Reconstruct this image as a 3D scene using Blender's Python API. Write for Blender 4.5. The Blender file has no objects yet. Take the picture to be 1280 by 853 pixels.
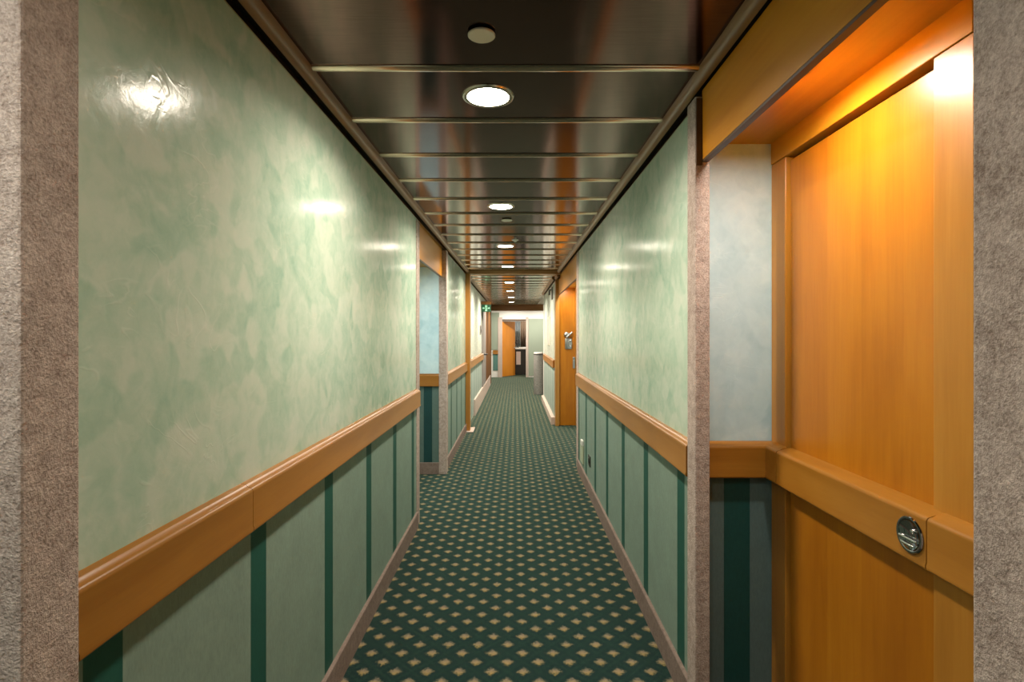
import bpy, bmesh, math, random
from mathutils import Vector
random.seed(4)
S = bpy.context.scene
C = S.collection
PI = math.pi
EYE = 1.36                     # camera height above the carpet
LX, RX = -0.70, 0.638          # corridor wall faces
BEAM_Y = 7.70

def zc(y):                     # ceiling height: the deck climbs gently up to the cross beam
    return 2.22 + 0.008 * (min(y, BEAM_Y) - 1.76)
ZF = 2.222                     # ceiling height beyond the cross beam

# ------------------------------------------------------------------ mesh helpers
def box(bm, x0, x1, y0, y1, z0, z1, bev=0.0, seg=2):
    t = bmesh.new()
    v = [t.verts.new((x, y, z)) for z in (z0, z1) for y in (y0, y1) for x in (x0, x1)]
    for f in ((0, 2, 3, 1), (4, 5, 7, 6), (0, 1, 5, 4), (2, 6, 7, 3), (0, 4, 6, 2), (1, 3, 7, 5)):
        t.faces.new([v[i] for i in f])
    if bev > 0:
        bmesh.ops.bevel(t, geom=t.edges[:], offset=bev, segments=seg, affect='EDGES', profile=0.5)
    merge(bm, t)

def merge(bm, t):
    m = bpy.data.meshes.new('tmp')
    t.to_mesh(m); t.free()
    bm.from_mesh(m)
    bpy.data.meshes.remove(m)

def hexa(bm, pts):             # 8 points: bottom 4 (ccw), top 4
    v = [bm.verts.new(p) for p in pts]
    for f in ((3, 2, 1, 0), (4, 5, 6, 7), (0, 1, 5, 4), (1, 2, 6, 5), (2, 3, 7, 6), (3, 0, 4, 7)):
        bm.faces.new([v[i] for i in f])

def wallbox(bm, x0, x1, y0, y1, z0, topf):   # box whose top follows a height function
    hexa(bm, [(x0, y0, z0), (x1, y0, z0), (x1, y1, z0), (x0, y1, z0),
              (x0, y0, topf(y0)), (x1, y0, topf(y0)), (x1, y1, topf(y1)), (x0, y1, topf(y1))])

def lathe(bm, prof, loc=(0, 0, 0), n=40, axis='z'):
    """prof: list of (r, h); spun round the axis through loc."""
    rings = []
    for r, h in prof:
        if r < 1e-6:
            p = {'z': (0, 0, h), 'y': (0, h, 0), 'x': (h, 0, 0)}[axis]
            rings.append([bm.verts.new(Vector(p) + Vector(loc))])
        else:
            ring = []
            for i in range(n):
                a = 2 * PI * i / n
                c, s = r * math.cos(a), r * math.sin(a)
                p = {'z': (c, s, h), 'y': (c, h, s), 'x': (h, c, s)}[axis]
                ring.append(bm.verts.new(Vector(p) + Vector(loc)))
            rings.append(ring)
    for a, b in zip(rings, rings[1:]):
        for i in range(n):
            j = (i + 1) % n
            q = ([a[0]] if len(a) == 1 else [a[i], a[j]]) + ([b[0]] if len(b) == 1 else [b[j], b[i]])
            if len(q) > 2:
                try: bm.faces.new(q)
                except ValueError: pass

def tube(bm, pts, r, n=10):
    pts = [Vector(p) for p in pts]
    rings = []
    for i, p in enumerate(pts):
        d = (pts[min(i + 1, len(pts) - 1)] - pts[max(i - 1, 0)]).normalized()
        u = d.cross(Vector((0.3, 0.2, 1))).normalized(); w = d.cross(u).normalized()
        rings.append([bm.verts.new(p + r * (math.cos(2 * PI * k / n) * u + math.sin(2 * PI * k / n) * w)) for k in range(n)])
    for a, b in zip(rings, rings[1:]):
        for k in range(n):
            bm.faces.new([a[k], a[(k + 1) % n], b[(k + 1) % n], b[k]])
    bm.faces.new(rings[0][::-1]); bm.faces.new(rings[-1])

def sweep(bm, path, prof, side, zf=None):
    """profile (d outwards, z) swept along a plan polyline with mitred corners; side +1/-1 picks the outward normal."""
    n = len(path); P = [Vector((p[0], p[1], 0)) for p in path]
    rings = []
    for i in range(n):
        ds = []
        if i > 0: ds.append((P[i] - P[i - 1]).normalized())
        if i < n - 1: ds.append((P[i + 1] - P[i]).normalized())
        ns = [Vector((-d.y, d.x, 0)) * side for d in ds]
        m = sum(ns, Vector()).normalized()
        k = 1.0 / max(0.2, m.dot(ns[0]))
        z0 = zf(P[i].y) if zf else 0
        rings.append([bm.verts.new(P[i] + m * (k * d) + Vector((0, 0, z + z0))) for d, z in prof])
    q = len(prof)
    for a, b in zip(rings, rings[1:]):
        for k in range(q):
            bm.faces.new([a[k], a[(k + 1) % q], b[(k + 1) % q], b[k]])
    bm.faces.new(rings[0]); bm.faces.new(rings[-1][::-1])

def obj(name, bm, m, parent=None, origin=None, smooth=False, angle=40):
    """links bm (built in world coordinates) as one mesh object; its origin goes to origin or to its parent's."""
    if origin is None:
        if parent is not None: origin = wloc(parent)
        else:
            xs = [v.co for v in bm.verts]
            lo = [min(v[i] for v in xs) for i in range(3)]; hi = [max(v[i] for v in xs) for i in range(3)]
            origin = ((lo[0] + hi[0]) / 2, (lo[1] + hi[1]) / 2, lo[2])
    o = Vector(origin)
    bmesh.ops.translate(bm, verts=bm.verts[:], vec=-o)
    bmesh.ops.recalc_face_normals(bm, faces=bm.faces[:])
    me = bpy.data.meshes.new(name)
    if smooth:
        for f in bm.faces: f.smooth = True
        for e in bm.edges:
            if len(e.link_faces) == 2 and e.calc_face_angle(0) > math.radians(angle): e.smooth = False
    bm.to_mesh(me); bm.free()
    ms = m if isinstance(m, (list, tuple)) else [m]
    for mm in ms: me.materials.append(mm)
    ob = bpy.data.objects.new(name, me); C.objects.link(ob)
    ob['wloc'] = list(o)
    if parent is not None:
        ob.parent = parent; ob.location = o - Vector(wloc(parent))
    else: ob.location = o
    return ob

def wloc(o): return tuple(o['wloc'])

def thing(name, label, cat, loc, group=None):
    o = bpy.data.objects.new(name, None); C.objects.link(o)
    o.empty_display_size = 0.05
    o.location = loc; o['wloc'] = list(loc); o['label'] = label; o['category'] = cat
    if group: o['group'] = group
    return o

def tag(o, label, cat, group=None, kind=None):
    o['label'] = label; o['category'] = cat
    if group: o['group'] = group
    if kind: o['kind'] = kind
    return o

def struct(name, bm, m, label, cat, **k):
    return tag(obj(name, bm, m, **k), label, cat, kind='structure')

B = bmesh.new

# ------------------------------------------------------------------ materials
class G:
    def __init__(s, name):
        s.m = bpy.data.materials.new(name); s.m.use_nodes = True
        s.t = s.m.node_tree; s.N = s.t.nodes; s.L = s.t.links
        s.b = s.N['Principled BSDF']
    def n(s, typ, **k):
        x = s.N.new(typ)
        for a, v in k.items(): setattr(x, a, v)
        return x
    def link(s, a, b): s.L.new(a, b)
    def pos(s):
        return s.n('ShaderNodeNewGeometry').outputs['Position']
    def math(s, op, a, b=None, c=None, clamp=False):
        x = s.n('ShaderNodeMath', operation=op, use_clamp=clamp)
        for i, v in enumerate((a, b, c)):
            if v is None: continue
            if isinstance(v, (int, float)): x.inputs[i].default_value = v
            else: s.link(v, x.inputs[i])
        return x.outputs[0]
    def scaled(s, vec, sc):
        x = s.n('ShaderNodeVectorMath', operation='MULTIPLY')
        s.link(vec, x.inputs[0]); x.inputs[1].default_value = sc
        return x.outputs[0]
    def noise(s, vec, scale, detail=4, rough=0.55, dist=0.0, out='Fac'):
        x = s.n('ShaderNodeTexNoise')
        s.link(vec, x.inputs['Vector'])
        x.inputs['Scale'].default_value = scale; x.inputs['Detail'].default_value = detail
        x.inputs['Roughness'].default_value = rough; x.inputs['Distortion'].default_value = dist
        return x.outputs[out]
    def ramp(s, fac, stops, interp='LINEAR'):
        x = s.n('ShaderNodeValToRGB'); x.color_ramp.interpolation = interp
        e = x.color_ramp.elements
        while len(e) < len(stops): e.new(0.5)
        for el, (p, c) in zip(e, stops):
            el.position = p; el.color = (*c, 1) if len(c) == 3 else c
        s.link(fac, x.inputs[0])
        return x.outputs[0]
    def mix(s, fac, a, b, mode='MIX'):
        x = s.n('ShaderNodeMix', data_type='RGBA', blend_type=mode)
        if isinstance(fac, (int, float)): x.inputs[0].default_value = fac
        else: s.link(fac, x.inputs[0])
        for i, v in ((6, a), (7, b)):
            if isinstance(v, tuple): x.inputs[i].default_value = (*v, 1)
            else: s.link(v, x.inputs[i])
        return x.outputs[2]
    def base(s, c):
        if isinstance(c, tuple): s.b.inputs['Base Color'].default_value = (*c, 1)
        else: s.link(c, s.b.inputs['Base Color'])
    def set(s, **k):
        for a, v in k.items():
            i = s.b.inputs[a.replace('_', ' ')]
            if isinstance(v, (int, float, tuple)): i.default_value = v
            else: s.link(v, i)
    def bump(s, h, strength=0.2, dist=0.01, target=None):
        x = s.n('ShaderNodeBump'); x.inputs['Strength'].default_value = strength
        x.inputs['Distance'].default_value = dist
        s.link(h, x.inputs['Height']); s.link(x.outputs[0], s.b.inputs['Normal'])

def plain(name, c, rough=0.5, metal=0.0, **k):
    g = G(name); g.base(c); g.set(Roughness=rough, Metallic=metal, **k); return g.m

def plaster(name, cols, rough=0.17, stroke=(1, 1, 1)):
    """polished trowelled stucco: overlapping trowel patches of slightly different tint"""
    g = G(name); p = g.pos()
    v = g.scaled(p, stroke)
    wob = g.n('ShaderNodeTexNoise'); g.link(v, wob.inputs['Vector'])
    wob.inputs['Scale'].default_value = 5; wob.inputs['Detail'].default_value = 3
    add = g.n('ShaderNodeVectorMath', operation='MULTIPLY_ADD')
    g.link(wob.outputs['Color'], add.inputs[0]); add.inputs[1].default_value = (0.16, 0.16, 0.16); g.link(v, add.inputs[2])
    def cells(scale, off):
        sh = g.n('ShaderNodeVectorMath', operation='ADD'); g.link(add.outputs[0], sh.inputs[0]); sh.inputs[1].default_value = off
        x = g.n('ShaderNodeTexVoronoi', feature='SMOOTH_F1'); g.link(sh.outputs[0], x.inputs['Vector'])
        x.inputs['Scale'].default_value = scale; x.inputs['Smoothness'].default_value = 0.35
        bw = g.n('ShaderNodeRGBToBW'); g.link(x.outputs['Color'], bw.inputs[0])
        return bw.outputs[0]
    c1, c2 = cells(12, (0, 0, 0)), cells(21, (3.1, 1.7, 0.4))
    n1 = g.noise(p, 1.1, 3, 0.5, 0.4); n2 = g.noise(p, 26, 6, 0.62, 0.8)
    # thin trowel ridges: the zero lines of a stretched, strongly warped noise
    vr = g.scaled(p, (1.0, 0.75, 1.25))
    r1 = g.math('ABSOLUTE', g.math('SUBTRACT', g.noise(vr, 5.5, 2.5, 0.5, 1.4), 0.5))
    ridge = g.n('ShaderNodeMapRange', interpolation_type='SMOOTHSTEP'); g.link(r1, ridge.inputs[0])
    ridge.inputs[1].default_value = 0.022; ridge.inputs[2].default_value = 0.0; ridge.inputs[3].default_value = 0; ridge.inputs[4].default_value = 1
    gate = g.n('ShaderNodeMapRange'); g.link(g.noise(p, 6, 2, 0.5), gate.inputs[0])
    gate.inputs[1].default_value = 0.48; gate.inputs[2].default_value = 0.62; gate.inputs[3].default_value = 0; gate.inputs[4].default_value = 1
    ridge = g.math('MULTIPLY', ridge.outputs[0], gate.outputs[0])
    n3 = g.noise(g.scaled(p, (1, 1.0, 0.8)), 8.5, 4, 0.55, 1.6)
    f = g.math('MULTIPLY_ADD', c1, 0.34, g.math('MULTIPLY', n3, 0.46))
    f = g.math('ADD', f, g.math('MULTIPLY', n1, 0.62))
    f = g.math('ADD', f, g.math('MULTIPLY', n2, 0.32))
    f = g.math('ADD', f, g.math('MULTIPLY', ridge, 0.10))
    f = g.math('SUBTRACT', f, 0.375)
    g.base(g.ramp(f, [(0.19, cols[0]), (0.39, cols[1]), (0.575, cols[2]), (0.80, cols[3])]))
    hh = g.math('ADD', n3, g.math('ADD', g.math('MULTIPLY', n2, 0.5), g.math('MULTIPLY', ridge, 0.35)))
    g.bump(hh, 0.12, 0.006)
    g.set(Roughness=g.math('MULTIPLY_ADD', n2, 0.2, rough - 0.10), Specular_IOR_Level=0.05)
    return g.m

def striped(name, axis, off, period, width, light, dark):
    """wallcovering with one dark band per period"""
    g = G(name); p = g.pos()
    sx = g.n('ShaderNodeSeparateXYZ'); g.link(p, sx.inputs[0])
    a = g.math('MODULO', g.math('ADD', g.math('SUBTRACT', sx.outputs[axis], off), 40 * period), period)
    band = g.math('LESS_THAN', a, width)
    n = g.noise(g.scaled(p, (1, 1, 0.35)), 160, 3, 0.7); n2 = g.noise(p, 9, 4, 0.6)
    k = g.math('ADD', g.math('MULTIPLY', n, 0.6), g.math('MULTIPLY', n2, 0.4))
    lc = g.ramp(k, [(0.3, tuple(c * 0.82 for c in light)), (0.7, tuple(c * 1.15 for c in light))])
    dc = g.ramp(k, [(0.3, tuple(c * 0.85 for c in dark)), (0.7, tuple(c * 1.15 for c in dark))])
    g.base(g.mix(band, lc, dc)); g.set(Roughness=0.55, Specular_IOR_Level=0.35)
    g.bump(n, 0.12, 0.002)
    return g.m

def wood(name, a, b, c, along='z', rough=0.28, coat=0.5, planks=0.0, fig=1.0, spec=0.25, crough=0.33):
    """lacquered veneer, grain along one axis"""
    g = G(name); p = g.pos()
    st = {'z': (1, 1, 0.06), 'y': (1, 0.06, 1), 'x': (0.06, 1, 1)}[along]
    v = g.scaled(p, st)
    n1 = g.noise(v, 22, 5, 0.55, 0.7); n2 = g.noise(v, 130, 3, 0.6, 0.2); n3 = g.noise(g.scaled(p, tuple(0.35 if q < 1 else 1 for q in st)), 5, 3, 0.5, 0.8)
    f = g.math('ADD', g.math('MULTIPLY', n1, 0.50 * fig), g.math('ADD', g.math('MULTIPLY', n2, 0.18), g.math('MULTIPLY', n3, 0.45)))
    if planks > 0:
        sx = g.n('ShaderNodeSeparateXYZ'); g.link(p, sx.inputs[0])
        u = g.math('ADD', sx.outputs[0], sx.outputs[1])
        w = g.n('ShaderNodeTexWhiteNoise', noise_dimensions='1D')
        g.link(g.math('FLOOR', g.math('DIVIDE', u, planks)), w.inputs['W'])
        f = g.math('ADD', f, g.math('MULTIPLY', g.math('SUBTRACT', w.outputs['Value'], 0.5), 0.16))
    g.base(g.ramp(f, [(0.30, a), (0.55, b), (0.82, c)]))
    g.set(Roughness=rough, Coat_Weight=coat, Coat_Roughness=crough, Specular_IOR_Level=spec)
    g.bump(n2, 0.03, 0.002)
    return g.m

def pile(name, a, b, scale=260, strength=0.7):
    """short looped carpet used for the base strips and corner bands"""
    g = G(name); p = g.pos()
    n = g.noise(p, scale, 3, 0.7); n2 = g.noise(p, 42, 5, 0.7, 0.4); n3 = g.noise(p, 6, 3)
    f = g.math('ADD', g.math('MULTIPLY', n, 0.45), g.math('ADD', g.math('MULTIPLY', n2, 0.40), g.math('MULTIPLY', n3, 0.15)))
    g.base(g.ramp(f, [(0.36, a), (0.64, b)])); g.set(Roughness=0.95, Specular_IOR_Level=0.05)
    g.bump(g.math('ADD', n, n2), strength, 0.006)
    return g.m

def carpet(name):
    g = G(name); p = g.pos()
    per = 0.129
    jit = g.n('ShaderNodeTexNoise'); g.link(p, jit.inputs['Vector']); jit.inputs['Scale'].default_value = 130; jit.inputs['Detail'].default_value = 2
    jv = g.n('ShaderNodeVectorMath', operation='MULTIPLY_ADD'); g.link(jit.outputs['Color'], jv.inputs[0])
    jv.inputs[1].default_value = (0.036, 0.036, 0); g.link(p, jv.inputs[2])
    sx = g.n('ShaderNodeSeparateXYZ'); g.link(jv.outputs[0], sx.inputs[0])
    X = g.math('DIVIDE', g.math('SUBTRACT', sx.outputs[0], 0.0315 + 0.018), per)
    Y = g.math('DIVIDE', g.math('SUBTRACT', sx.outputs[1], 2.21 + 0.018), per)
    u, v = g.math('ADD', X, Y), g.math('SUBTRACT', X, Y)
    fu = g.math('ABSOLUTE', g.math('SUBTRACT', u, g.math('ROUND', u)))
    fv = g.math('ABSOLUTE', g.math('SUBTRACT', v, g.math('ROUND', v)))
    d = g.math('MAXIMUM', fu, fv)                      # 0 at a dot's centre, .5 on the lattice lines
    # signed height inside a dot, along the corridor, for its two-tone fan
    su = g.math('SUBTRACT', u, g.math('ROUND', u)); sv = g.math('SUBTRACT', v, g.math('ROUND', v))
    hy = g.math('SUBTRACT', su, sv)
    nz = g.noise(p, 420, 2, 0.7); n2 = g.noise(p, 4, 3)
    ground = g.ramp(d, [(0.18, (0.022, 0.048, 0.036)), (0.30, (0.009, 0.024, 0.024)), (0.42, (0.010, 0.027, 0.025)), (0.495, (0.014, 0.038, 0.030))])
    dot = g.ramp(g.math('MULTIPLY_ADD', hy, 1.2, 0.5), [(0.15, (0.30, 0.215, 0.075)), (0.5, (0.255, 0.195, 0.11)), (0.85, (0.18, 0.145, 0.115))])
    msk = g.n('ShaderNodeMapRange', interpolation_type='SMOOTHSTEP'); g.link(d, msk.inputs[0])
    msk.inputs[1].default_value = 0.27; msk.inputs[2].default_value = 0.08; msk.inputs[3].default_value = 0; msk.inputs[4].default_value = 1
    col = g.mix(msk.outputs[0], ground, dot)
    k = g.math('MULTIPLY_ADD', nz, 1.1, 0.45)
    cc = g.n('ShaderNodeCombineColor'); [g.link(k, cc.inputs[i]) for i in range(3)]
    g.base(g.mix(1.0, col, cc.outputs[0], 'MULTIPLY'))
    g.set(Roughness=1.0, Specular_IOR_Level=0.05, Sheen_Weight=0.55, Sheen_Roughness=0.3, Sheen_Tint=(0.55, 0.78, 0.62, 1))
    g.bump(nz, 0.5, 0.004)
    return g.m

def emit(name, col, strength):
    g = G(name); g.base(col if strength < 1 else (0.9, 0.9, 0.9)); g.set(Emission_Color=(*col, 1), Emission_Strength=strength); return g.m

M = {}
M['plaster'] = plaster('green_stucco', [(0.28, 0.43, 0.33), (0.385, 0.515, 0.405), (0.485, 0.575, 0.47), (0.56, 0.61, 0.515)])
M['plaster_alcove'] = plaster('pale_blue_stucco', [(0.37, 0.55, 0.615), (0.46, 0.63, 0.69), (0.53, 0.69, 0.74), (0.59, 0.74, 0.78)], 0.3)
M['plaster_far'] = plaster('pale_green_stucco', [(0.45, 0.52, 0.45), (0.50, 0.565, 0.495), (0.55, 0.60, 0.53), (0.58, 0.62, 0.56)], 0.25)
M['endpanel'] = plain('pale_sage_panel', (0.30, 0.35, 0.27), 0.6)
LT, DK = (0.215, 0.30, 0.245), (0.012, 0.085, 0.062)
M['stripe_left'] = striped('striped_wallcovering_left', 1, 1.442, 0.56, 0.09, LT, DK)
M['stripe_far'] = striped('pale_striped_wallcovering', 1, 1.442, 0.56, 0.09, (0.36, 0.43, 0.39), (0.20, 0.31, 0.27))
M['stripe_right'] = striped('striped_wallcovering_right', 1, 2.052, 0.56, 0.092, LT, DK)
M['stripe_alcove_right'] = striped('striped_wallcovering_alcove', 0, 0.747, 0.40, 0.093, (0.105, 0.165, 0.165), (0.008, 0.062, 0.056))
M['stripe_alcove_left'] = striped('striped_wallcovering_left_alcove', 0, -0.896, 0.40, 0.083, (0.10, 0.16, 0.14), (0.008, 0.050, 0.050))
M['stripe_end'] = striped('teal_wallcovering', 0, -9.0, 30, 29, (0.1, 0.2, 0.17), (0.10, 0.22, 0.19))
M['door_wood'] = wood('honey_veneer', (0.34, 0.104, 0.004), (0.44, 0.155, 0.007), (0.53, 0.215, 0.013), 'z', 0.33, 0.06, 0.16, 0.7, 0.35, 0.25)
M['frame_wood'] = wood('honey_veneer_frame', (0.33, 0.125, 0.014), (0.42, 0.175, 0.022), (0.50, 0.23, 0.036), 'z', 0.33, 0.06, 0, 1, 0.35, 0.25)
M['head_wood'] = wood('honey_veneer_lengthwise', (0.38, 0.160, 0.007), (0.47, 0.215, 0.010), (0.56, 0.275, 0.018), 'y', 0.35, 0.06, 0, 1, 0.35, 0.25)
M['header_wood'] = wood('honey_veneer_header', (0.54, 0.195, 0.010), (0.64, 0.255, 0.015), (0.70, 0.31, 0.026), 'y', 0.35, 0.06, 0, 1, 0.35, 0.25)
M['rail_wood'] = wood('handrail_wood', (0.22, 0.082, 0.008), (0.285, 0.118, 0.014), (0.35, 0.16, 0.026), 'y', 0.30, 0.12, 0, 0.8)
M['rail_wood_x'] = wood('handrail_wood_across', (0.22, 0.082, 0.008), (0.285, 0.118, 0.014), (0.35, 0.16, 0.026), 'x', 0.30, 0.12, 0, 0.8)
M['mold_wood'] = wood('brown_cornice_wood', (0.17, 0.075, 0.015), (0.23, 0.105, 0.022), (0.29, 0.14, 0.034), 'y', 0.35, 0.4)
M['post_wood'] = wood('portal_wood', (0.30, 0.130, 0.024), (0.40, 0.18, 0.036), (0.48, 0.23, 0.055), 'z', 0.3, 0.5)
M['beam_wood'] = wood('portal_beam_wood', (0.30, 0.15, 0.055), (0.38, 0.20, 0.075), (0.46, 0.25, 0.10), 'x', 0.35, 0.4)
M['far_door_wood'] = wood('orange_veneer', (0.50, 0.170, 0.010), (0.60, 0.215, 0.014), (0.66, 0.26, 0.025), 'z', 0.35, 0.4)
M['brown_wood'] = wood('walnut_veneer', (0.11, 0.050, 0.018), (0.16, 0.076, 0.028), (0.21, 0.10, 0.04), 'z', 0.7, 0.0, 0, 1, 0.05)
M['trim'] = pile('pinkish_grey_pile', (0.255, 0.190, 0.158), (0.68, 0.565, 0.505), 200, 0.8)
M['base'] = pile('taupe_pile', (0.17, 0.125, 0.105), (0.34, 0.265, 0.225))
M['skirting'] = pile('pale_pink_stone', (0.46, 0.37, 0.31), (0.60, 0.50, 0.44), 120, 0.1)
M['carpet'] = carpet('diamond_carpet')
def ceil_mat():
    g = G('polished_bronze_panel'); p = g.pos()
    n = g.noise(g.scaled(p, (0.04, 1, 1)), 300, 3, 0.6)
    g.base(g.ramp(n, [(0.3, (0.110, 0.054, 0.040)), (0.7, (0.145, 0.077, 0.058))]))
    g.set(Roughness=0.12, Metallic=1.0)
    g.bump(n, 0.012, 0.001)
    return g.m
M['ceiling'] = ceil_mat()
M['strip'] = plain('champagne_metal', (0.68, 0.54, 0.42), 0.14, 1.0)
M['dark'] = plain('dark_gap', (0.012, 0.009, 0.007), 0.8)
M['brown_edge'] = plain('dark_brown_edge', (0.085, 0.042, 0.018), 0.5)
M['white'] = plain('white_enamel', (0.72, 0.70, 0.66), 0.35)
M['whitewall'] = plain('white_paint', (0.80, 0.78, 0.73), 0.5)
M['cream'] = plain('cream_plastic', (0.62, 0.57, 0.46), 0.5)
M['chrome'] = plain('polished_chrome', (0.36, 0.36, 0.37), 0.05, 1.0)
M['bright_chrome'] = plain('bright_chrome', (0.88, 0.88, 0.88), 0.12, 1.0)
M['steel'] = plain('brushed_steel', (0.50, 0.48, 0.46), 0.32, 1.0)
M['greymetal'] = plain('grey_painted_metal', (0.24, 0.22, 0.205), 0.6, 0.0)
M['black'] = plain('black_plastic', (0.012, 0.012, 0.012), 0.4)
M['darkwood'] = plain('very_dark_wood', (0.018, 0.013, 0.010), 0.4)
M['signgreen'] = emit('exit_sign_green', (0.002, 0.050, 0.020), 0.03)
M['signwhite'] = emit('exit_sign_white', (0.30, 0.62, 0.42), 0.08)
M['lamp'] = emit('lamp_diffuser', (1.0, 0.88, 0.72), 16)
for _k, _s in (('near', 80), ('left', 85), ('far', 75), ('recess', 80)): M['alcove_' + _k] = emit('alcove_lamp_' + _k, (1.0, 0.94, 0.83), _s)
M['lamp_dim'] = emit('dim_lamp_diffuser', (1.0, 0.86, 0.68), 4)
M['lamp_far'] = emit('far_lamp_diffuser', (1.0, 0.88, 0.72), 105)
M['lobby_lamp'] = emit('lobby_lamp_diffuser', (1.0, 0.93, 0.82), 78)
M['ring'] = plain('satin_ring', (0.55, 0.50, 0.43), 0.25, 0.9)
def granite():
    g = G('grey_granite'); p = g.pos()
    n = g.noise(p, 90, 5, 0.75)
    g.base(g.ramp(n, [(0.35, (0.13, 0.13, 0.125)), (0.5, (0.30, 0.30, 0.28)), (0.66, (0.52, 0.51, 0.48))])); g.set(Roughness=0.45)
    return g.m
M['granite'] = granite()
M['curtain'] = plain('brown_curtain_cloth', (0.22, 0.15, 0.10), 0.9)
M['sheer'] = plain('pale_sheer_cloth', (0.55, 0.60, 0.62), 0.8)
M['pinkpanel'] = plain('pale_pink_panel', (0.62, 0.48, 0.42), 0.5)
M['socket'] = plain('dark_bronze_plate', (0.02, 0.022, 0.012), 0.5)
M['paleplastic'] = plain('pale_green_plastic', (0.42, 0.47, 0.33), 0.5)
M['paper'] = plain('pale_print', (0.55, 0.55, 0.50), 0.5)

# ------------------------------------------------------------------ the shell
b = B()
box(b, -1.05, 1.05, -2.7, 20.6, -0.06, 0.0); box(b, 1.05, 2.6, 11.0, 20.6, -0.06, 0.0); box(b, -2.0, -1.05, 11.0, 20.6, -0.06, 0.0)
struct('floor', b, M['carpet'], 'dark green corridor carpet patterned with small beige diamonds', 'carpet')

# --- ceiling: dark polished panels with metal strips between them
PER, Y1S = 0.436, 1.761
b = B(); hexa(b, [(-1.1, -2.7, zc(-2.7) + 0.012), (1.1, -2.7, zc(-2.7) + 0.012), (1.1, BEAM_Y, zc(BEAM_Y) + 0.012), (-1.1, BEAM_Y, zc(BEAM_Y) + 0.012),
             (-1.1, -2.7, zc(-2.7) + 0.08), (1.1, -2.7, zc(-2.7) + 0.08), (1.1, BEAM_Y, zc(BEAM_Y) + 0.08), (-1.1, BEAM_Y, zc(BEAM_Y) + 0.08)])
box(b, -1.1, 1.1, BEAM_Y + 0.05, 15.6, ZF + 0.012, ZF + 0.08)
ceil = struct('ceiling', b, M['dark'], 'dark polished corridor ceiling made of wide cross panels', 'ceiling', origin=(0, 0, 2.2))
def ceil_panel(y0, y1, f):
    t = B(); x0, x1 = LX + 0.02, RX - 0.02
    hexa(t, [(x0, y0, f(y0)), (x1, y0, f(y0)), (x1, y1, f(y1)), (x0, y1, f(y1)),
             (x0, y0, f(y0) + 0.011), (x1, y0, f(y0) + 0.011), (x1, y1, f(y1) + 0.011), (x0, y1, f(y1) + 0.011)])
    obj('ceiling_panel', t, M['ceiling'], ceil)
def ceil_strip(y, f):
    t = B(); x0, x1 = LX + 0.02, RX - 0.02
    prof = [(-0.018, 0.010)] + [(-0.018 * math.cos(a), 0.001 - 0.011 * math.sin(a)) for a in [i * PI / 12 for i in range(13)]] + [(0.018, 0.010)]
    sweep(t, [(x0, y), (x1, y)], prof, 1, lambda yy: f(y))
    obj('seam_strip', t, M['strip'], ceil, smooth=True, angle=60)
ks = range(-10, 14)
for k in ks:
    y0, y1 = Y1S + PER * k, Y1S + PER * (k + 1)
    ceil_panel(y0 + 0.019, min(y1 - 0.019, BEAM_Y - 0.005), zc); ceil_strip(y0, zc)
y = BEAM_Y + 0.18
while y < 15.4:
    ceil_panel(y + 0.019, min(y + PER - 0.019, 15.48), lambda q: ZF); ceil_strip(y, lambda q: ZF); y += PER

# --- walls.  Each corridor wall: stucco above, striped wallcovering below (a part), carpet base strip
def wall(name, x0, x1, y0, y1, top, mat, label, face, mat_low=None, axis='y', cat='wall'):
    t = B(); wallbox(t, x0, x1, y0, y1, 0, top)
    w = struct(name, t, mat, label, cat)
    if mat_low:
        t = B()
        if axis == 'y':
            box(t, min(face, face + (0.003 if face < 0 else -0.003)), max(face, face + (0.003 if face < 0 else -0.003)), y0, y1, 0.05, 0.90)
        else:
            box(t, x0, x1, face - 0.003, face, 0.05, 0.90)
        obj('wainscot', t, mat_low, w)
    return w
hi = lambda yy: 2.20 + 0.008 * (min(yy, BEAM_Y) - 1.76) + 0.05
fl = lambda yy: ZF + 0.03
low = lambda z: (lambda yy: z)
wall('wall_left', LX - 0.20, LX, 0.79, 3.97, hi, M['plaster'], 'long green stucco wall on the left above the first handrail', LX, M['stripe_left'])
wall('wall_left', LX - 0.20, LX, 5.40, 7.72, hi, M['plaster'], 'green stucco wall on the left between the alcove and the wooden post', LX, M['stripe_left'])
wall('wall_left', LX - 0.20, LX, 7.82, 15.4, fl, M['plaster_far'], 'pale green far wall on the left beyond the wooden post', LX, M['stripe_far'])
wall('wall_left', LX - 0.20, LX, -2.7, -0.5, hi, M['plaster'], 'green stucco wall on the left behind the viewer', LX, M['stripe_left'])
wall('wall_left', -1.15, -0.99, -0.6, 0.885, hi, M['plaster_alcove'], 'pale back wall of the left recess beside the viewer', -0.99)
wall('wall_left', -1.15, -0.99, 3.87, 5.45, hi, M['plaster_alcove'], 'hidden back wall of the left alcove along the corridor', -0.99)
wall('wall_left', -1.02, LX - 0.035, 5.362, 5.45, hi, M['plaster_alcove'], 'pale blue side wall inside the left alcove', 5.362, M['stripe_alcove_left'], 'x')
wall('wall_right', RX, RX + 0.20, 1.968, 5.65, hi, M['plaster'], 'green stucco wall on the right beside the near orange door', RX, M['stripe_right'])
wall('wall_right', RX, RX + 0.20, -2.7, 0.752, hi, M['plaster'], 'green stucco wall on the right next to the viewer', RX, M['stripe_right'])
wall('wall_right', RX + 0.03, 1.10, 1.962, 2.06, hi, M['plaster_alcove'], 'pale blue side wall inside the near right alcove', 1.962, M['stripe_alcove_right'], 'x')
wall('wall_right', 0.975, 1.10, 0.60, 2.0, hi, M['plaster_alcove'], 'backing wall behind the near orange door', 0.975)
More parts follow.
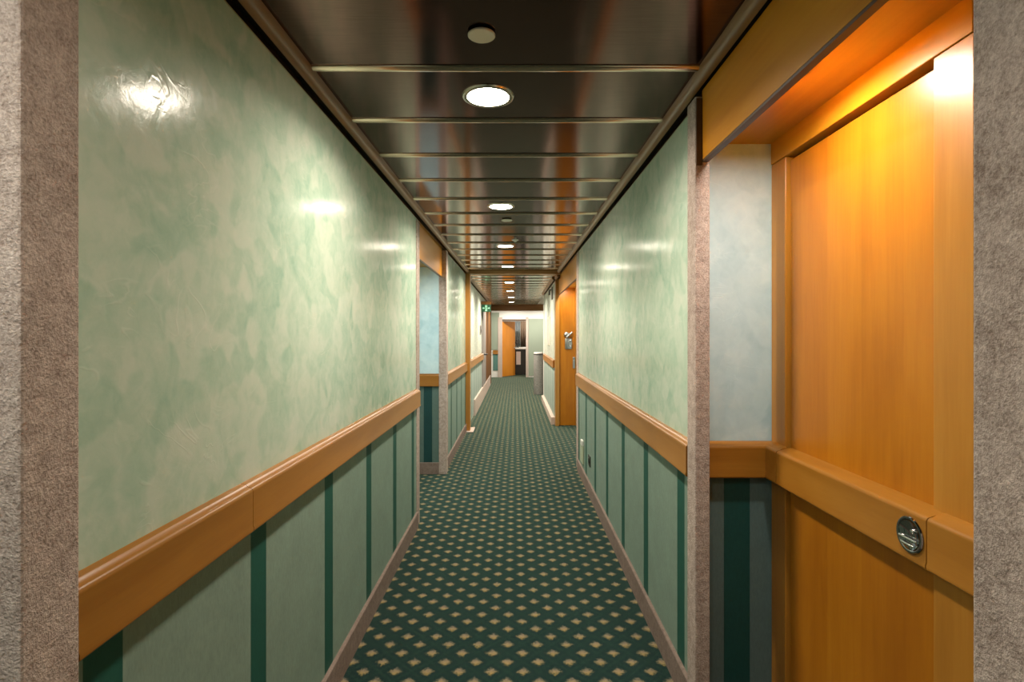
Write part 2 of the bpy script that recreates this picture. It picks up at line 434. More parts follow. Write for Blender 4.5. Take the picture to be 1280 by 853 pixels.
wall('wall_right', RX + 0.03, 1.10, 0.60, 0.748, hi, M['plaster_alcove'], 'near side wall of the near right alcove', 0.748)
wall('wall_right', 1.00, 1.12, 5.55, 8.35, hi, M['plaster_alcove'], 'hidden long wall of the second right alcove', 1.00)
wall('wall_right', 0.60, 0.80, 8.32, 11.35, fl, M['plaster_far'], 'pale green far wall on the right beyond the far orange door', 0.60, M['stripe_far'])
b = B(); box(b, -1.15, 1.15, -2.8, -2.7, 0, 2.4)
struct('wall_back', b, M['plaster'], 'green stucco wall closing the corridor behind the viewer', 'wall')

# --- carpet-covered corner bands
def corner_band(n, pts, label, z1):
    t = B(); 
    for (x0, x1, y0, y1) in pts: box(t, x0, x1, y0, y1, 0, z1, 0.004, 2)
    struct('trim_%d' % n, t, M['trim'], label, 'corner trim')
corner_band(1, [(LX - 0.08, LX + 0.035, 0.736, 0.836)], 'pinkish grey carpeted corner band at the left edge, nearest the viewer', 2.16)
corner_band(2, [(LX - 0.05, LX + 0.006, 3.86, 3.976)], 'pinkish carpeted corner band before the left alcove', 2.18)
corner_band(3, [(LX - 0.045, LX + 0.030, 5.338, 5.46)], 'pinkish carpeted corner band after the left alcove', 2.19)
corner_band(4, [(RX - 0.028, RX + 0.022, 1.854, 1.941)], 'pinkish grey carpeted corner band between right wall and near orange door', 2.17)
corner_band(5, [(RX - 0.006, RX + 0.05, 0.64, 0.757)], 'taupe carpeted corner band at the right edge, nearest the viewer', 2.16)
corner_band(6, [(RX - 0.006, RX + 0.05, 5.50, 5.656)], 'pinkish carpeted corner band before the far orange door', 2.20)

# --- base strips
def base_strip(name, path, side, label, h=0.112, d=0.017, m='base', dd=0.0):
    t = B(); sweep(t, path, [(0, 0), (d, 0), (d, h - 0.004), (d - 0.004, h), (0, h)], side)
    struct(name, t, M[m], label, 'baseboard')
base_strip('baseboard_left', [(LX, 0.837), (LX, 3.86)], -1, 'taupe carpeted base strip under the first left handrail')
base_strip('baseboard_left', [(LX, 5.46), (LX, 7.72)], -1, 'taupe base strip between the left alcove and the wooden post')
base_strip('baseboard_left', [(-0.99, 5.362), (LX - 0.045, 5.362)], -1, 'taupe base strip inside the left alcove')
base_strip('baseboard_right', [(RX, 1.942), (RX, 5.50)], 1, 'taupe carpeted base strip under the right handrail')
base_strip('baseboard_right', [(0.640, 1.962), (0.917, 1.962)], -1, 'taupe base strip inside the near right alcove')
base_strip('baseboard_left', [(LX, 9.2), (LX, 14.9)], -1, 'tall pale pink skirting along the far left wall', 0.27, 0.03, 'skirting')
base_strip('baseboard_right', [(0.60, 8.30), (0.60, 11.35)], 1, 'pale pink skirting along the far right wall', 0.11, 0.055, 'skirting')
b = B(); box(b, -0.76, -0.585, 7.62, 8.0, 0, 0.012, 0.003)
struct('trim_7', b, M['skirting'], 'pale threshold tile at the foot of the wooden post', 'floor tile')

# --- cornices: rounded wooden moulding, dark gap and thin metal line
def cornice(n, side, x, y0, y1, label, f):
    t = B(); s = 1 if side == 'r' else -1            # sweep runs along +y; outward normal points into the corridor
    prof = [(0.021, 0.0)] + [(0.021 + 0.029 * math.sin(a) , -0.037 * math.cos(a)) for a in [i * PI / 2 / 8 for i in range(9)]]
    sweep(t, [(x, y0), (x, y1)], prof, s, f)
    o = struct('trim_%d' % n, t, M['mold_wood'], label, 'cornice', smooth=True, angle=50)
    t = B(); sweep(t, [(x, y0), (x, y1)], [(0.0, 0.0), (0.0, -0.016), (0.021, -0.016), (0.021, 0.0)], s, f)
    obj('shadow_gap', t, M['dark'], o)
    t = B(); sweep(t, [(x, y0), (x, y1)], [(0.0, -0.016), (0.0, -0.052), (0.0035, -0.052), (0.0035, -0.016)], s, f)
    obj('metal_edge', t, M['strip'], o)
cornice(8, 'l', LX, -2.7, 7.72, 'rounded brown cornice along the left edge of the near ceiling', zc)
cornice(9, 'r', RX, -2.7, 7.72, 'rounded brown cornice along the right edge of the near ceiling', zc)
cornice(10, 'l', LX, 7.82, 15.45, 'rounded cornice along the far left ceiling edge', lambda q: ZF)
cornice(11, 'r', 0.60, 8.2, 11.35, 'rounded cornice along the far right ceiling edge', lambda q: ZF)
cornice(12, 'r', RX, 7.80, 8.2, 'short cornice above the far orange door post', lambda q: ZF)

# --- wooden portal across the corridor
b = B(); box(b, LX - 0.01, -0.635, BEAM_Y, BEAM_Y + 0.12, 0, 2.23, 0.006)
struct('trim_13', b, M['post_wood'], 'upright wooden post of the portal on the left side', 'post')
b = B(); box(b, LX - 0.02, RX + 0.03, BEAM_Y, BEAM_Y + 0.10, EYE + 0.858, zc(BEAM_Y) + 0.02, 0.004)
struct('trim_14', b, M['beam_wood'], 'brown wooden beam crossing the ceiling halfway along', 'beam')
b = B(); box(b, 0.60, RX + 0.02, 8.165, 8.315, 0, 2.22, 0.004)
struct('trim_15', b, M['post_wood'], 'narrow wooden post beside the far orange door', 'post')
b = B(); box(b, -1.3, 1.0, 15.45, 15.65, EYE + 0.687, ZF + 0.06, 0.004)
struct('trim_16', b, M['beam_wood'], 'brown beam at the far end of the ceiling', 'beam')

# --- headers and soffits over the alcoves
def header(n, x0, x1, y0, y1, z0, f, label, mat='header_wood'):
    t = B(); wallbox(t, x0, x1, y0, y1, z0 + 0.008, lambda q: f(q) - 0.034)
    o = struct('trim_%d' % n, t, M[mat], label, 'door header')
    t = B(); box(t, x0 + 0.001, x1 - 0.001, y0, y1, z0, z0 + 0.008); obj('lower_edge', t, M['brown_edge'], o)
    return o
header(17, 0.632, 0.654, 0.757, 1.850, 1.945, zc, 'broad honey wood header over the near right alcove')
b = B(); box(b, 0.654, 0.98, 0.75, 1.962, 2.045, 2.07)
struct('trim_18', b, M['head_wood'], 'honey wood soffit above the near orange door', 'soffit')
header(19, 0.650, 0.670, 5.656, 8.166, 1.958, zc, 'brown wood header over the far right alcove')
b = B(); box(b, 0.670, 1.01, 5.64, 8.20, 2.072, 2.095)
struct('trim_20', b, M['head_wood'], 'wood soffit in front of the far orange door', 'soffit')
header(21, -0.735, -0.715, 3.976, 5.330, 1.925, zc, 'brown wood header over the left alcove')
b = B(); box(b, -1.0, -0.735, 3.96, 5.37, 2.025, 2.05)
struct('trim_22', b, M['head_wood'], 'wood soffit inside the left alcove', 'soffit')
b = B(); box(b, 0.612, 0.632, 1.846, 1.8535, 1.935, 2.16)
struct('trim_23', b, M['brown_edge'], 'dark brown edge strip at the end of the near header', 'edge strip')
b = B(); box(b, -1.0, -0.70, -0.5, 0.78, 2.05, 2.09)
struct('trim_24', b, M['head_wood'], 'wood soffit over the left recess beside the viewer', 'soffit')

# --- handrails
def rail_prof(d, z0=0.857, z1=0.981):
    p = [(0, z0 + 0.012), (d - 0.010, z0), (d - 0.004, z0), (d, z0 + 0.004), (d, z0 + 0.012), (d - 0.002, z0 + 0.016), (d - 0.002, z1 - 0.021)]
    r = 0.011
    p += [(d - 0.002 - r + r * math.cos(a), z1 - 0.021 + r * math.sin(a)) for a in [i * PI / 2 / 6 for i in range(1, 6)]]
    return p + [(d - 0.015, z1 - 0.009), (d * 0.4, z1 - 0.003), (0, z1)]
def rail(label, segs, side, d=0.034, mat='rail_wood', z=(0.857, 0.981), name='handrail'):
    x, y = segs[0][0]
    t = thing(name, label, 'handrail', (x, y, z[0]))
    for path in segs:
        q = B(); sweep(q, path, rail_prof(d, *z), side)
        obj('rail_segment', q, M[mat], t, smooth=True, angle=35)
    return t
rail('long brown wooden handrail along the near left wall', [[(LX, 0.8375), (LX, 1.394)], [(LX, 1.396), (LX, 3.86)]], -1)
rail('brown wooden handrail between left alcove and wooden post', [[(LX, 5.46), (LX, 7.70)]], -1)
rail('pale brown handrail on the far left wall beyond the post', [[(LX, 7.82), (LX, 11.42)]], -1, 0.045)
rail('brown wooden handrail along the right wall beside the corner band', [[(RX, 1.9425), (RX, 5.50)]], 1)
rail('short brown handrail on the far right wall near the bin', [[(0.60, 8.32), (0.60, 11.3)]], 1, 0.028)
rail('short wooden handrail inside the left alcove', [[(-0.99, 5.359), (LX - 0.045, 5.359)]], -1, 0.026, 'rail_wood_x')
rail('short wooden handrail turning the corner to the near orange door', [[(0.640, 1.959), (0.917, 1.959), (0.917, 1.842)]], -1, 0.042, 'rail_wood_x')

# ------------------------------------------------------------------ near orange door
d1 = thing('door_1', 'near honey wood cabin door crossed by a handrail with chrome pull', 'door', (0.93, 1.5, 0)); d1['kind'] = 'structure'
b = B(); box(b, 0.930, 0.965, 1.203, 1.848, 0.01, 1.951, 0.002)
obj('door_leaf', b, M['door_wood'], d1)
b = B(); box(b, 0.9165, 0.970, 1.858, 1.958, 0, 1.966, 0.003); obj('door_jamb', b, M['frame_wood'], d1)
b = B(); box(b, 0.9165, 0.970, 1.094, 1.199, 0, 1.966, 0.0015); obj('door_jamb', b, M['frame_wood'], d1)
b = B(); box(b, 0.9145, 0.970, 1.094, 1.958, 1.968, 2.046, 0.002); obj('door_head', b, M['head_wood'], d1)
b = B(); box(b, 0.9145, 0.970, 0.752, 1.090, 0, 2.046, 0.002); obj('side_panel', b, M['frame_wood'], d1)
b = B(); box(b, 0.955, 0.972, 1.085, 1.95, 0.0, 2.04); obj('gap_shade_backing', b, M['dark'], d1)  # dark sheet behind the leaf, painted as the shade in its gaps
q = B(); sweep(q, [(0.929, 1.838), (0.929, 1.1685)], rail_prof(0.054), -1)
dr = obj('handrail', q, M['rail_wood'], d1, smooth=True, angle=35)
q = B(); sweep(q, [(0.917, 1.1655), (0.917, 0.757)], rail_prof(0.042), -1)
obj('handrail', q, M['rail_wood'], d1, smooth=True, angle=35)
# chrome flush pull: rim, dished cup and thumb turn
px, py, pz = 0.877, 1.214, 0.9165
q = B(); lathe(q, [(0.031, 0.0), (0.039, 0.0005), (0.0405, -0.002), (0.039, -0.0045), (0.036, -0.005), (0.033, -0.004), (0.031, -0.0015), (0.0305, 0.0)], (px, py, pz), 48, 'x')
fp = obj('flush_pull', q, M['chrome'], dr, smooth=True)
fp['label'] = 'oval polished chrome flush pull set in the rail'
q = B(); lathe(q, [(0.0315, -0.0045), (0.028, -0.0036), (0.022, -0.0024), (0.014, -0.0013), (0.006, -0.0008), (0.0, -0.0007)], (px, py, pz), 48, 'x')
obj('pull_cup', q, M['chrome'], dr, smooth=True)
q = B(); tube(q, [(px - 0.006, py + dy, pz - 0.008) for dy in (-0.027, -0.01, 0.01, 0.027)], 0.0028, 12)
tube(q, [(px - 0.006, py + dy, pz - 0.022 + abs(dy) * 0.1) for dy in (-0.020, -0.01, 0.01, 0.020)], 0.0032, 12)
obj('glint_bar', q, M['bright_chrome'], dr, smooth=True)  # added tubes that stand in for the white glints in the cup
q = B(); lathe(q, [(0.0, -0.010), (0.004, -0.009), (0.005, -0.006), (0.005, -0.001)], (px, py - 0.014, pz + 0.012), 20, 'x')
obj('lock_button', q, M['bright_chrome'], dr, smooth=True)

# ------------------------------------------------------------------ far orange door, facing down the corridor
d2 = thing('door_2', 'far honey wood door facing the viewer with a metal plaque', 'door', (0.81, 8.2, 0)); d2['kind'] = 'structure'
b = B(); box(b, 0.641, 0.90, 8.20, 8.24, 0.006, 2.072, 0.003); obj('door_leaf', b, M['door_wood'], d2)
b = B(); box(b, 0.902, 1.0, 8.19, 8.25, 0, 2.072, 0.003); obj('door_jamb', b, M['frame_wood'], d2)
q = B()
box(q, 0.745, 0.845, 8.186, 8.2, 1.15, 1.31, 0.012, 3)
pq = obj('door_plaque', q, M['steel'], d2, smooth=True)
pq['label'] = 'grey metal plaque with a ring and a hook'
q = B(); lathe(q, [(0.0, -0.024), (0.026, -0.022), (0.038, -0.012), (0.044, 0)], (0.770, 8.199, 1.362), 28, 'y')
obj('knob', q, M['steel'], pq, smooth=True)
q = B(); tube(q, [(0.765 + 0.042 * t_, 8.172 - 0.006 * math.sin(t_ * 2), 1.325 + 0.038 * t_) for t_ in [i * 0.2 for i in range(11)]], 0.013, 10)
obj('hook', q, M['steel'], pq, smooth=True)
q = B(); tube(q, [(0.823 + 0.022 * math.cos(a), 8.176, 1.235 + 0.042 * math.sin(a)) for a in [i * 2 * PI / 24 for i in range(25)]], 0.007, 8)
obj('ring', q, M['steel'], pq, smooth=True)
q = B(); box(q, 0.862, 0.896, 8.192, 8.2, 0.86, 1.03, 0.003)
hp = obj('handle_plate', q, M['steel'], d2)
q = B(); tube(q, [(0.882, 8.195, 0.975), (0.882, 8.15, 0.975), (0.878, 8.143, 0.975), (0.80 + 0.06, 8.140, 0.973)], 0.009, 10)
obj('lever', q, M['steel'], hp, smooth=True)
q = B(); lathe(q, [(0.0, -0.02), (0.010, -0.02), (0.014, -0.012), (0.014, 0)], (0.884, 8.193, 1.01), 20, 'y')
obj('thumb_turn', q, M['chrome'], hp, smooth=True)

# ------------------------------------------------------------------ ceiling fittings
def ceiling_light(x, y, z, label, mat='lamp', r=0.076, name='ceiling_light', beam=0, spread=156):
    t = thing(name, label, 'ceiling light', (x, y, z))
    q = B(); lathe(q, [(r * 0.98, 0.0), (r * 0.99, -0.006), (r + 0.008, -0.0085), (r + 0.015, -0.006), (r + 0.018, 0.0)], (x, y, z), 48)
    obj('trim_ring', q, M['ring'], t, smooth=True)
    q = B(); lathe(q, [(0.0, -0.0045), (r * 0.7, -0.004), (r * 0.985, -0.002)], (x, y, z), 48)
    obj('diffuser', q, M[mat], t, smooth=True)
    if beam:                                         # the downlight's own beam, leaving its lens
        l = bpy.data.lights.new('beam', 'AREA'); l.shape = 'DISK'; l.size = r * 1.9
        l.energy = beam; l.spread = math.radians(spread); l.color = (1.0, 0.88, 0.735)
        lo = bpy.data.objects.new('beam', l); C.objects.link(lo); lo.parent = t; lo.location = (0, 0, -0.0075)
    return t
ordn = ['first', 'second', 'third', 'fourth', 'fifth', 'sixth', 'seventh']
LYS = [1.971 + 1.744 * i for i in range(7)]
for i, yy in enumerate(LYS):
    z = zc(yy) if yy < BEAM_Y else ZF
    where = 'in the ceiling before the cross beam' if yy < BEAM_Y else 'in the ceiling beyond the cross beam'
    ceiling_light(-0.0975, yy, z, 'glowing round ceiling light, %s from the viewer, %s' % (ordn[i], where), 'lamp', beam=[2.9, 3.1, 4.0, 4.6, 6.0, 7.0, 7.5][i])
ceiling_light(-0.0975, 0.227, zc(0.227), 'dim round ceiling light directly over the viewer', 'lamp_dim', beam=0.9)
ceiling_light(0.70, 1.42, 2.045, 'small glowing light in the soffit above the near orange door', 'alcove_near', 0.045)
ceiling_light(0.72, 7.88, 2.072, 'small glowing light in the soffit above the far orange door', 'alcove_far', 0.045)
ceiling_light(-0.79, 4.65, 2.025, 'small glowing light in the soffit of the left alcove', 'alcove_left', 0.045)
ceiling_light(-0.86, 0.15, 2.05, 'small glowing light in the left recess beside the viewer', 'alcove_recess', 0.045)

def disc(x, y, z, r, label, gap=0.007):
    t = thing('smoke_detector', label, 'smoke detector', (x, y, z))
    q = B(); lathe(q, [(0.0, 0.0), (r * 0.8, 0.0), (r * 0.8, -gap), (0.0, -gap)], (x, y, z), 32); obj('mount', q, M['black'], t)
    q = B(); lathe(q, [(0.0, -gap - 0.004), (r * 0.94, -gap - 0.004), (r, -gap - 0.002), (r, -gap + 0.001), (r * 0.97, -gap + 0.002), (0, -gap + 0.002)], (x, y, z), 40)
    obj('cover', q, M['cream'], t, smooth=True)
disc(-0.0955, 1.553, zc(1.553), 0.039, 'flat round cream detector on the ceiling before the nearest light')
disc(-0.064, 4.156, zc(4.156), 0.042, 'flat round detector on the ceiling past the second light')
def sprinkler(x, y, z, label):
    t = thing('sprinkler_head', label, 'sprinkler', (x, y, z))
    q = B(); lathe(q, [(0.032, 0.0), (0.030, -0.006), (0.014, -0.009), (0.010, -0.02), (0.0, -0.02)], (x, y, z), 28); obj('rosette', q, M['white'], t, smooth=True)
    q = B(); lathe(q, [(0.0, -0.034), (0.018, -0.034), (0.018, -0.031), (0.005, -0.030), (0.005, -0.019)], (x, y, z), 20); obj('deflector', q, M['chrome'], t, smooth=True)
sprinkler(0.0, 5.10, zc(5.10), 'small white sprinkler head just before the third ceiling light')
sprinkler(0.093, 8.01, ZF, 'small white sprinkler head right behind the cross beam')

# ------------------------------------------------------------------ small fittings low on the right wall
def on_right(y, z): return (RX - 0.003, y, z)
t = thing('wall_socket', 'small dark wall socket low on the right striped wallcovering', 'socket', (RX - 0.003, 4.66, 0.28))
q = B(); box(q, RX - 0.010, RX - 0.003, 4.60, 4.72, 0.245, 0.335, 0.003); obj('plate', q, M['socket'], t)
q = B(); lathe(q, [(0.0, -0.001), (0.022, -0.001), (0.024, -0.004), (0.026, 0)], (RX - 0.010, 4.66, 0.29), 24, 'x'); obj('outlet', q, M['black'], t, smooth=True)
t = thing('night_light', 'pale plastic guide light low on the right wall by the corner', 'night light', (RX - 0.003, 5.12, 0.2))
q = B(); box(q, RX - 0.016, RX - 0.003, 5.05, 5.24, 0.16, 0.33, 0.006, 3); obj('housing', q, M['paleplastic'], t)
q = B(); box(q, RX - 0.024, RX - 0.003, 5.06, 5.16, 0.33, 0.38, 0.006, 3); obj('cap', q, M['white'], t)

# ------------------------------------------------------------------ far left: exit sign, fire door, wall plate
# exit sign: green box on a wall bracket, running figure between two arrows
SY = 11.20
t = thing('exit_sign', 'green exit sign hanging over the brown door on the left', 'exit sign', (-0.59, SY, 1.835))
q = B(); box(q, -0.688, -0.500, SY, SY + 0.05, 1.835, 1.985, 0.004); obj('housing', q, M['signgreen'], t)
q = B(); box(q, LX, -0.49, SY - 0.01, SY + 0.06, 1.985, 2.05, 0.004); obj('bracket', q, M['brown_wood'], t)
q = B(); yf = SY - 0.006
box(q, -0.614, -0.574, yf, SY + 0.001, 1.85, 1.97)
def arrow(cx, s):
    vs = [(0, -0.022), (0.022, 0), (0, 0.022), (0, 0.007), (-0.022, 0.007), (-0.022, -0.007), (0, -0.007)]
    f = [q.verts.new((cx + s * a, yf, 1.91 + c)) for a, c in vs]; k = [q.verts.new((cx + s * a, SY + 0.001, 1.91 + c)) for a, c in vs]
    q.faces.new(f); q.faces.new(k[::-1])
    for i in range(len(vs)): q.faces.new([f[i], f[(i + 1) % len(vs)], k[(i + 1) % len(vs)], k[i]])
arrow(-0.539, 1); arrow(-0.649, -1)
obj('pictogram', q, M['signwhite'], t)
q = B(); yg = yf - 0.003
lathe(q, [(0, -0.003), (0.008, -0.003), (0.008, 0.004)], (-0.590, yg, 1.955), 14, 'y')
tube(q, [(-0.592, yg, 1.940), (-0.598, yg, 1.905)], 0.006, 8); tube(q, [(-0.598, yg, 1.905), (-0.586, yg, 1.885), (-0.594, yg, 1.862)], 0.0045, 8)
tube(q, [(-0.598, yg, 1.905), (-0.606, yg, 1.885), (-0.613, yg, 1.880)], 0.0045, 8); tube(q, [(-0.592, yg, 1.937), (-0.581, yg, 1.920)], 0.004, 8)
obj('running_figure', q, M['signgreen'], t)

d3 = thing('door_3', 'brown fire door on the left standing below the exit sign', 'door', (-0.77, 15.35, 0)); d3['kind'] = 'structure'
b = B(); box(b, -0.85, -0.672, 15.32, 15.37, 0.005, 2.03, 0.004); obj('door_leaf', b, M['brown_wood'], d3)
b = B(); box(b, LX, -0.672, 11.45, 12.55, 0.28, 2.06, 0.003); obj('door_jamb', b, M['greymetal'], d3)
b = B(); box(b, LX, -0.676, 12.62, 15.30, 0.28, 2.05, 0.003); obj('side_panel', b, M['brown_wood'], d3)
b = B(); tube(b, [(-0.675, 11.8, 0.94), (-0.63, 11.8, 0.94), (-0.62, 11.82, 0.94), (-0.62, 12.0, 0.94)], 0.016, 10)
obj('door_handle', b, M['black'], d3, smooth=True)
t = thing('wall_sign', 'small dark notice plate on the far left wall before the exit sign', 'sign', (LX, 11.0, 1.38))
q = B(); box(q, LX, LX + 0.014, 10.8, 11.25, 1.38, 1.56, 0.003); obj('plate', q, M['greymetal'], t)
q = B(); box(q, LX + 0.0141, LX + 0.016, 10.84, 11.0, 1.40, 1.54); box(q, LX + 0.0141, LX + 0.016, 11.05, 11.2, 1.42, 1.47); obj('dark_panel', q, M['black'], t)
t = thing('wall_picture', 'faint pale framed notice on the far right wall', 'picture', (0.60, 9.7, 1.2))
q = B(); box(q, 0.588, 0.60, 9.3, 9.95, 1.18, 1.68, 0.003); obj('picture_frame', q, M['cream'], t)
q = B(); box(q, 0.586, 0.5885, 9.34, 9.91, 1.21, 1.65); obj('print', q, M['paper'], t)
t = thing('wall_bracket', 'dark bracket high on the far right wall near the wooden post', 'bracket', (0.60, 8.75, 1.95))
q = B(); box(q, 0.575, 0.60, 8.68, 8.82, 1.93, 2.13, 0.004); obj('plate', q, M['greymetal'], t)
q = B(); tube(q, [(0.578, 8.75, 2.08), (0.55, 8.75, 2.08), (0.545, 8.75, 2.0)], 0.012, 8); obj('arm', q, M['black'], t, smooth=True)

# ------------------------------------------------------------------ lobby at the far end
EW = 17.6
b = B()
box(b, -2.0, -0.42, EW, EW + 0.1, 0, 2.6); box(b, 0.345, 2.6, EW, EW + 0.1, 0, 2.6); box(b, -0.42, 0.345, EW, EW + 0.1, 1.86, 2.6)
we = struct('wall_end', b, M['whitewall'], 'white end wall around the open orange door', 'wall')
b = B(); box(b, -0.772, -0.515, EW - 0.012, EW, 0.88, 2.08); obj('green_panel', b, M['endpanel'], we)
b = B(); box(b, 0.43, 1.9, EW - 0.012, EW, 0.05, 1.885); obj('green_panel', b, M['endpanel'], we)
b = B(); box(b, -0.71, -0.555, EW - 0.014, EW, 0.22, 0.74); obj('wainscot', b, M['stripe_end'], we)
b = B(); box(b, -2.05, -1.95, 11.0, 17.7, 0, 2.6); box(b, -2.0, -0.75, 15.45, 15.5, 0, 2.25)
struct('wall_left', b, M['whitewall'], 'white side wall of the end lobby on the left', 'wall')
b = B(); box(b, 2.5, 2.6, 11.2, 17.7, 0, 2.6); box(b, 0.74, 2.6, 11.3, 11.4, 0, 2.6)
struct('wall_right', b, M['whitewall'], 'white side wall of the end lobby on the right', 'wall')
b = B(); box(b, -2.05, 2.6, 15.6, 17.7, ZF + 0.02, ZF + 0.1); box(b, 0.622, 2.6, 11.4, 15.44, ZF + 0.004, ZF + 0.1)
struct('ceiling', b, M['whitewall'], 'white ceiling of the end lobby', 'ceiling')
b = B(); box(b, 0.59, 0.655, 11.38, 11.48, 0, 2.24, 0.004)
struct('trim_25', b, M['whitewall'], 'narrow white upright at the end of the far right wall', 'post')
b = B(); box(b, -0.555, -0.415, EW - 0.03, EW, 0, 1.93, 0.003); box(b, 0.345, 0.42, EW - 0.03, EW, 0, 1.93, 0.003)
struct('trim_26', b, M['skirting'], 'pale door surround around the open orange door', 'door surround')
rail('tiny piece of orange handrail on the end wall by the open door', [[(-0.715, EW - 0.014), (-0.55, EW - 0.014)]], -1, 0.02, 'rail_wood_x', (0.74, 0.87))
for i, (lx, ly, lab) in enumerate([(-0.1, 16.75, 'lobby light close to the open orange door'), (0.95, 16.75, 'lobby light at the right of the end wall'), (1.4, 13.2, 'lobby light to the right of the stone bin'), (-0.0975, 14.25, 'glowing round ceiling light before the last beam')]):
    ceiling_light(lx, ly, ZF + 0.02 if i < 3 else ZF, lab, 'lobby_lamp' if i < 3 else 'lamp', 0.09 if i < 3 else 0.076, beam=0 if i < 3 else 7)

d4 = thing('door_4', 'open orange door at the far end of the corridor', 'door', (-0.40, EW + 0.05, 0)); d4['kind'] = 'structure'
b = B(); ca, sa = math.cos(math.radians(57)), math.sin(math.radians(57))
w_, t_ = 0.74, 0.04
x0, y0 = -0.405, EW + 0.03
c4 = [(x0, y0), (x0 + w_ * ca, y0 + w_ * sa), (x0 + w_ * ca - t_ * sa, y0 + w_ * sa + t_ * ca), (x0 - t_ * sa, y0 + t_ * ca)]
hexa(b, [(*p, 0.02) for p in c4] + [(*p, 1.80) for p in c4]); obj('door_leaf', b, M['far_door_wood'], d4)
b = B(); box(b, -0.42, 0.345, EW - 0.02, EW + 0.05, 1.82, 1.865, 0.002); obj('door_head', b, M['brown_edge'], d4)
b = B(); hx, hy = x0 + (w_ - 0.07) * ca, y0 + (w_ - 0.07) * sa
tube(b, [(hx, hy, 0.95), (hx + 0.05 * sa, hy - 0.05 * ca, 0.95), (hx + 0.05 * sa - 0.09 * ca, hy - 0.05 * ca - 0.09 * sa, 0.95)], 0.009, 8)
obj('door_handle', b, M['steel'], d4, smooth=True)

# the cabin behind it
b = B(); box(b, -1.0, 1.6, 20.4, 20.5, 0, 2.4); box(b, -1.1, -1.0, 17.7, 20.5, 0, 2.4); box(b, 1.5, 1.6, 17.7, 20.5, 0, 2.4)
struct('wall_cabin', b, M['whitewall'], 'white walls of the cabin behind the open door', 'wall')
b = B(); box(b, -1.1, 1.6, 17.65, 20.5, 2.3, 2.38)
struct('ceiling', b, M['whitewall'], 'white ceiling of the cabin behind the open door', 'ceiling')
ceiling_light(0.5, 18.9, 2.3, 'light inside the cabin behind the open door', 'lobby_lamp', 0.08)
t = thing('desk', 'dark desk with a pale drawer front inside the far cabin', 'desk', (0.25, 18.7, 0))
q = B(); box(q, -0.15, 0.65, 18.42, 19.0, 0.88, 0.93, 0.004); obj('desk_top', q, M['whitewall'], t)
q = B(); box(q, -0.13, 0.63, 18.46, 18.98, 0.03, 0.88); obj('carcass', q, M['darkwood'], t)
q = B(); box(q, 0.035, 0.185, 18.44, 18.46, 0.36, 0.80, 0.003); dw = obj('drawer_front', q, M['pinkpanel'], t)
q = B(); lathe(q, [(0, -0.02), (0.012, -0.018), (0.008, 0)], (0.11, 18.44, 0.72), 14, 'y'); obj('knob', q, M['steel'], dw, smooth=True)
def curtain(x0, x1, y, label, m, n=40, z0=0.94, z1=1.86, amp=0.03, f=9):
    q = B(); rows = []
    for z in (z0, (z0 + z1) / 2, z1):
        rows.append([(q.verts.new((x0 + (x1 - x0) * i / n, y + amp * math.sin(f * 2 * PI * i / n), z))) for i in range(n + 1)])
    for a, c in zip(rows, rows[1:]):
        for i in range(n): q.faces.new([a[i], a[i + 1], c[i + 1], c[i]])
    o = obj('curtain', q, M[m], smooth=True, angle=80)
    md = o.modifiers.new('thick', 'SOLIDIFY'); md.thickness = 0.008
    tag(o, label, 'curtain')
curtain(0.20, 0.40, 19.6, 'brown gathered curtain inside the far cabin', 'curtain', f=3)
curtain(-0.10, 0.19, 20.2, 'pale sheer curtain at the cabin window', 'sheer', f=5)
t = thing('table_lamp', 'small dark table lamp on the desk in the far cabin', 'lamp', (0.07, 18.75, 0.93))
q = B(); lathe(q, [(0, 0), (0.06, 0), (0.06, 0.015), (0.012, 0.03), (0.03, 0.09), (0.012, 0.15), (0, 0.15)], (0.07, 18.75, 0.93), 20); obj('base', q, M['black'], t, smooth=True)
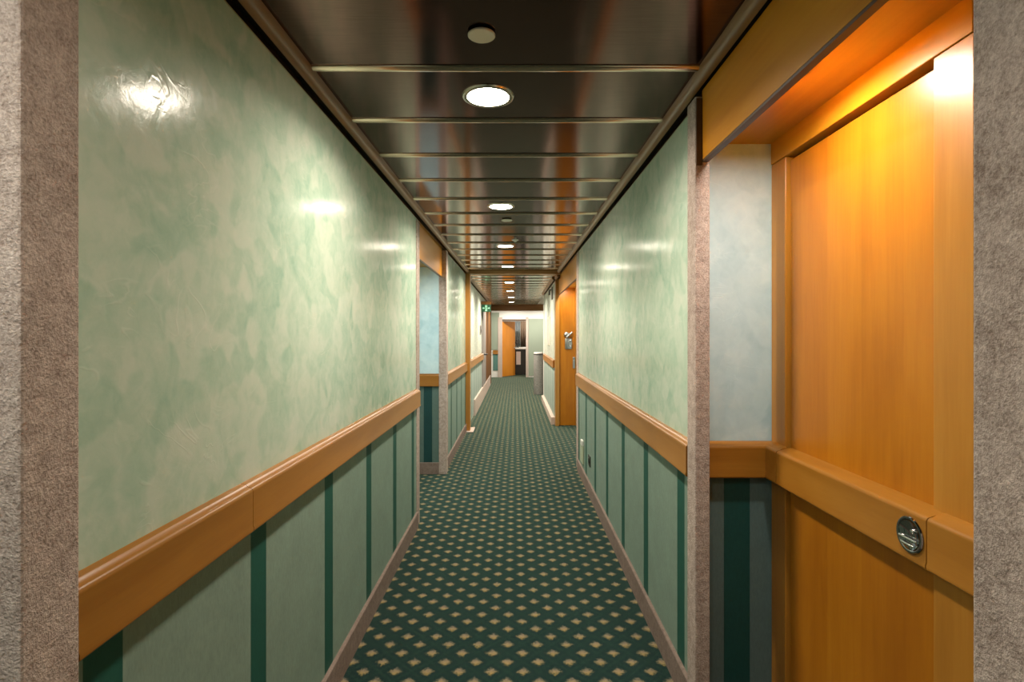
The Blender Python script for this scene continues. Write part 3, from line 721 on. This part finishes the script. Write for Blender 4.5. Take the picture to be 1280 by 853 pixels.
q = B(); lathe(q, [(0.08, 0.14), (0.045, 0.27), (0.043, 0.27), (0.078, 0.14)], (0.07, 18.75, 0.93), 24); obj('lamp_shade', q, M['darkwood'], t, smooth=True)

# granite ash bin
t = thing('ash_bin', 'tall grey granite cylinder bin standing by the far right wall', 'bin', (0.535, 12.6, 0))
q = B(); lathe(q, [(0, 0), (0.108, 0), (0.112, 0.01), (0.112, 0.90), (0.106, 0.905), (0.0, 0.905)], (0.535, 12.6, 0), 40); obj('body', q, M['granite'], t, smooth=True)
q = B(); lathe(q, [(0.0, 0.905), (0.113, 0.905), (0.116, 0.915), (0.113, 0.925), (0, 0.925)], (0.535, 12.6, 0), 40); obj('rim', q, M['black'], t, smooth=True)
q = B(); lathe(q, [(0.108, 0.925), (0.108, 0.955), (0.095, 0.965), (0.09, 0.94), (0.0, 0.94)], (0.535, 12.6, 0), 40); obj('ash_tray', q, M['white'], t, smooth=True)

# ------------------------------------------------------------------ camera and colour
cam = bpy.data.cameras.new('camera'); co = bpy.data.objects.new('camera', cam); C.objects.link(co)
F = 684.0
cam.sensor_width = 36; cam.lens = F / 1280 * 36
cam.shift_x = -4 / 1280; cam.shift_y = -7.5 / 1280
cam.clip_start = 0.02
co.location = (0, 0, EYE); co.rotation_euler = (PI / 2, 0, 0)
S.camera = co
w = bpy.data.worlds.new('world'); S.world = w; w.use_nodes = True
w.node_tree.nodes['Background'].inputs[0].default_value = (0.8, 0.85, 0.9, 1); w.node_tree.nodes['Background'].inputs[1].default_value = 0.05
S.view_settings.view_transform = 'Standard'; S.view_settings.look = 'None'
S.view_settings.gamma = 1.0; S.view_settings.use_curve_mapping = False
S.view_settings.exposure = 2.58
S.cycles.use_denoising = True
S.cycles.max_bounces = 10; S.cycles.diffuse_bounces = 6; S.cycles.glossy_bounces = 5
S.cycles.caustics_reflective = False; S.cycles.caustics_refractive = False
S.cycles.sample_clamp_indirect = 6
for o in bpy.data.objects:
    if 'wloc' in o: del o['wloc']
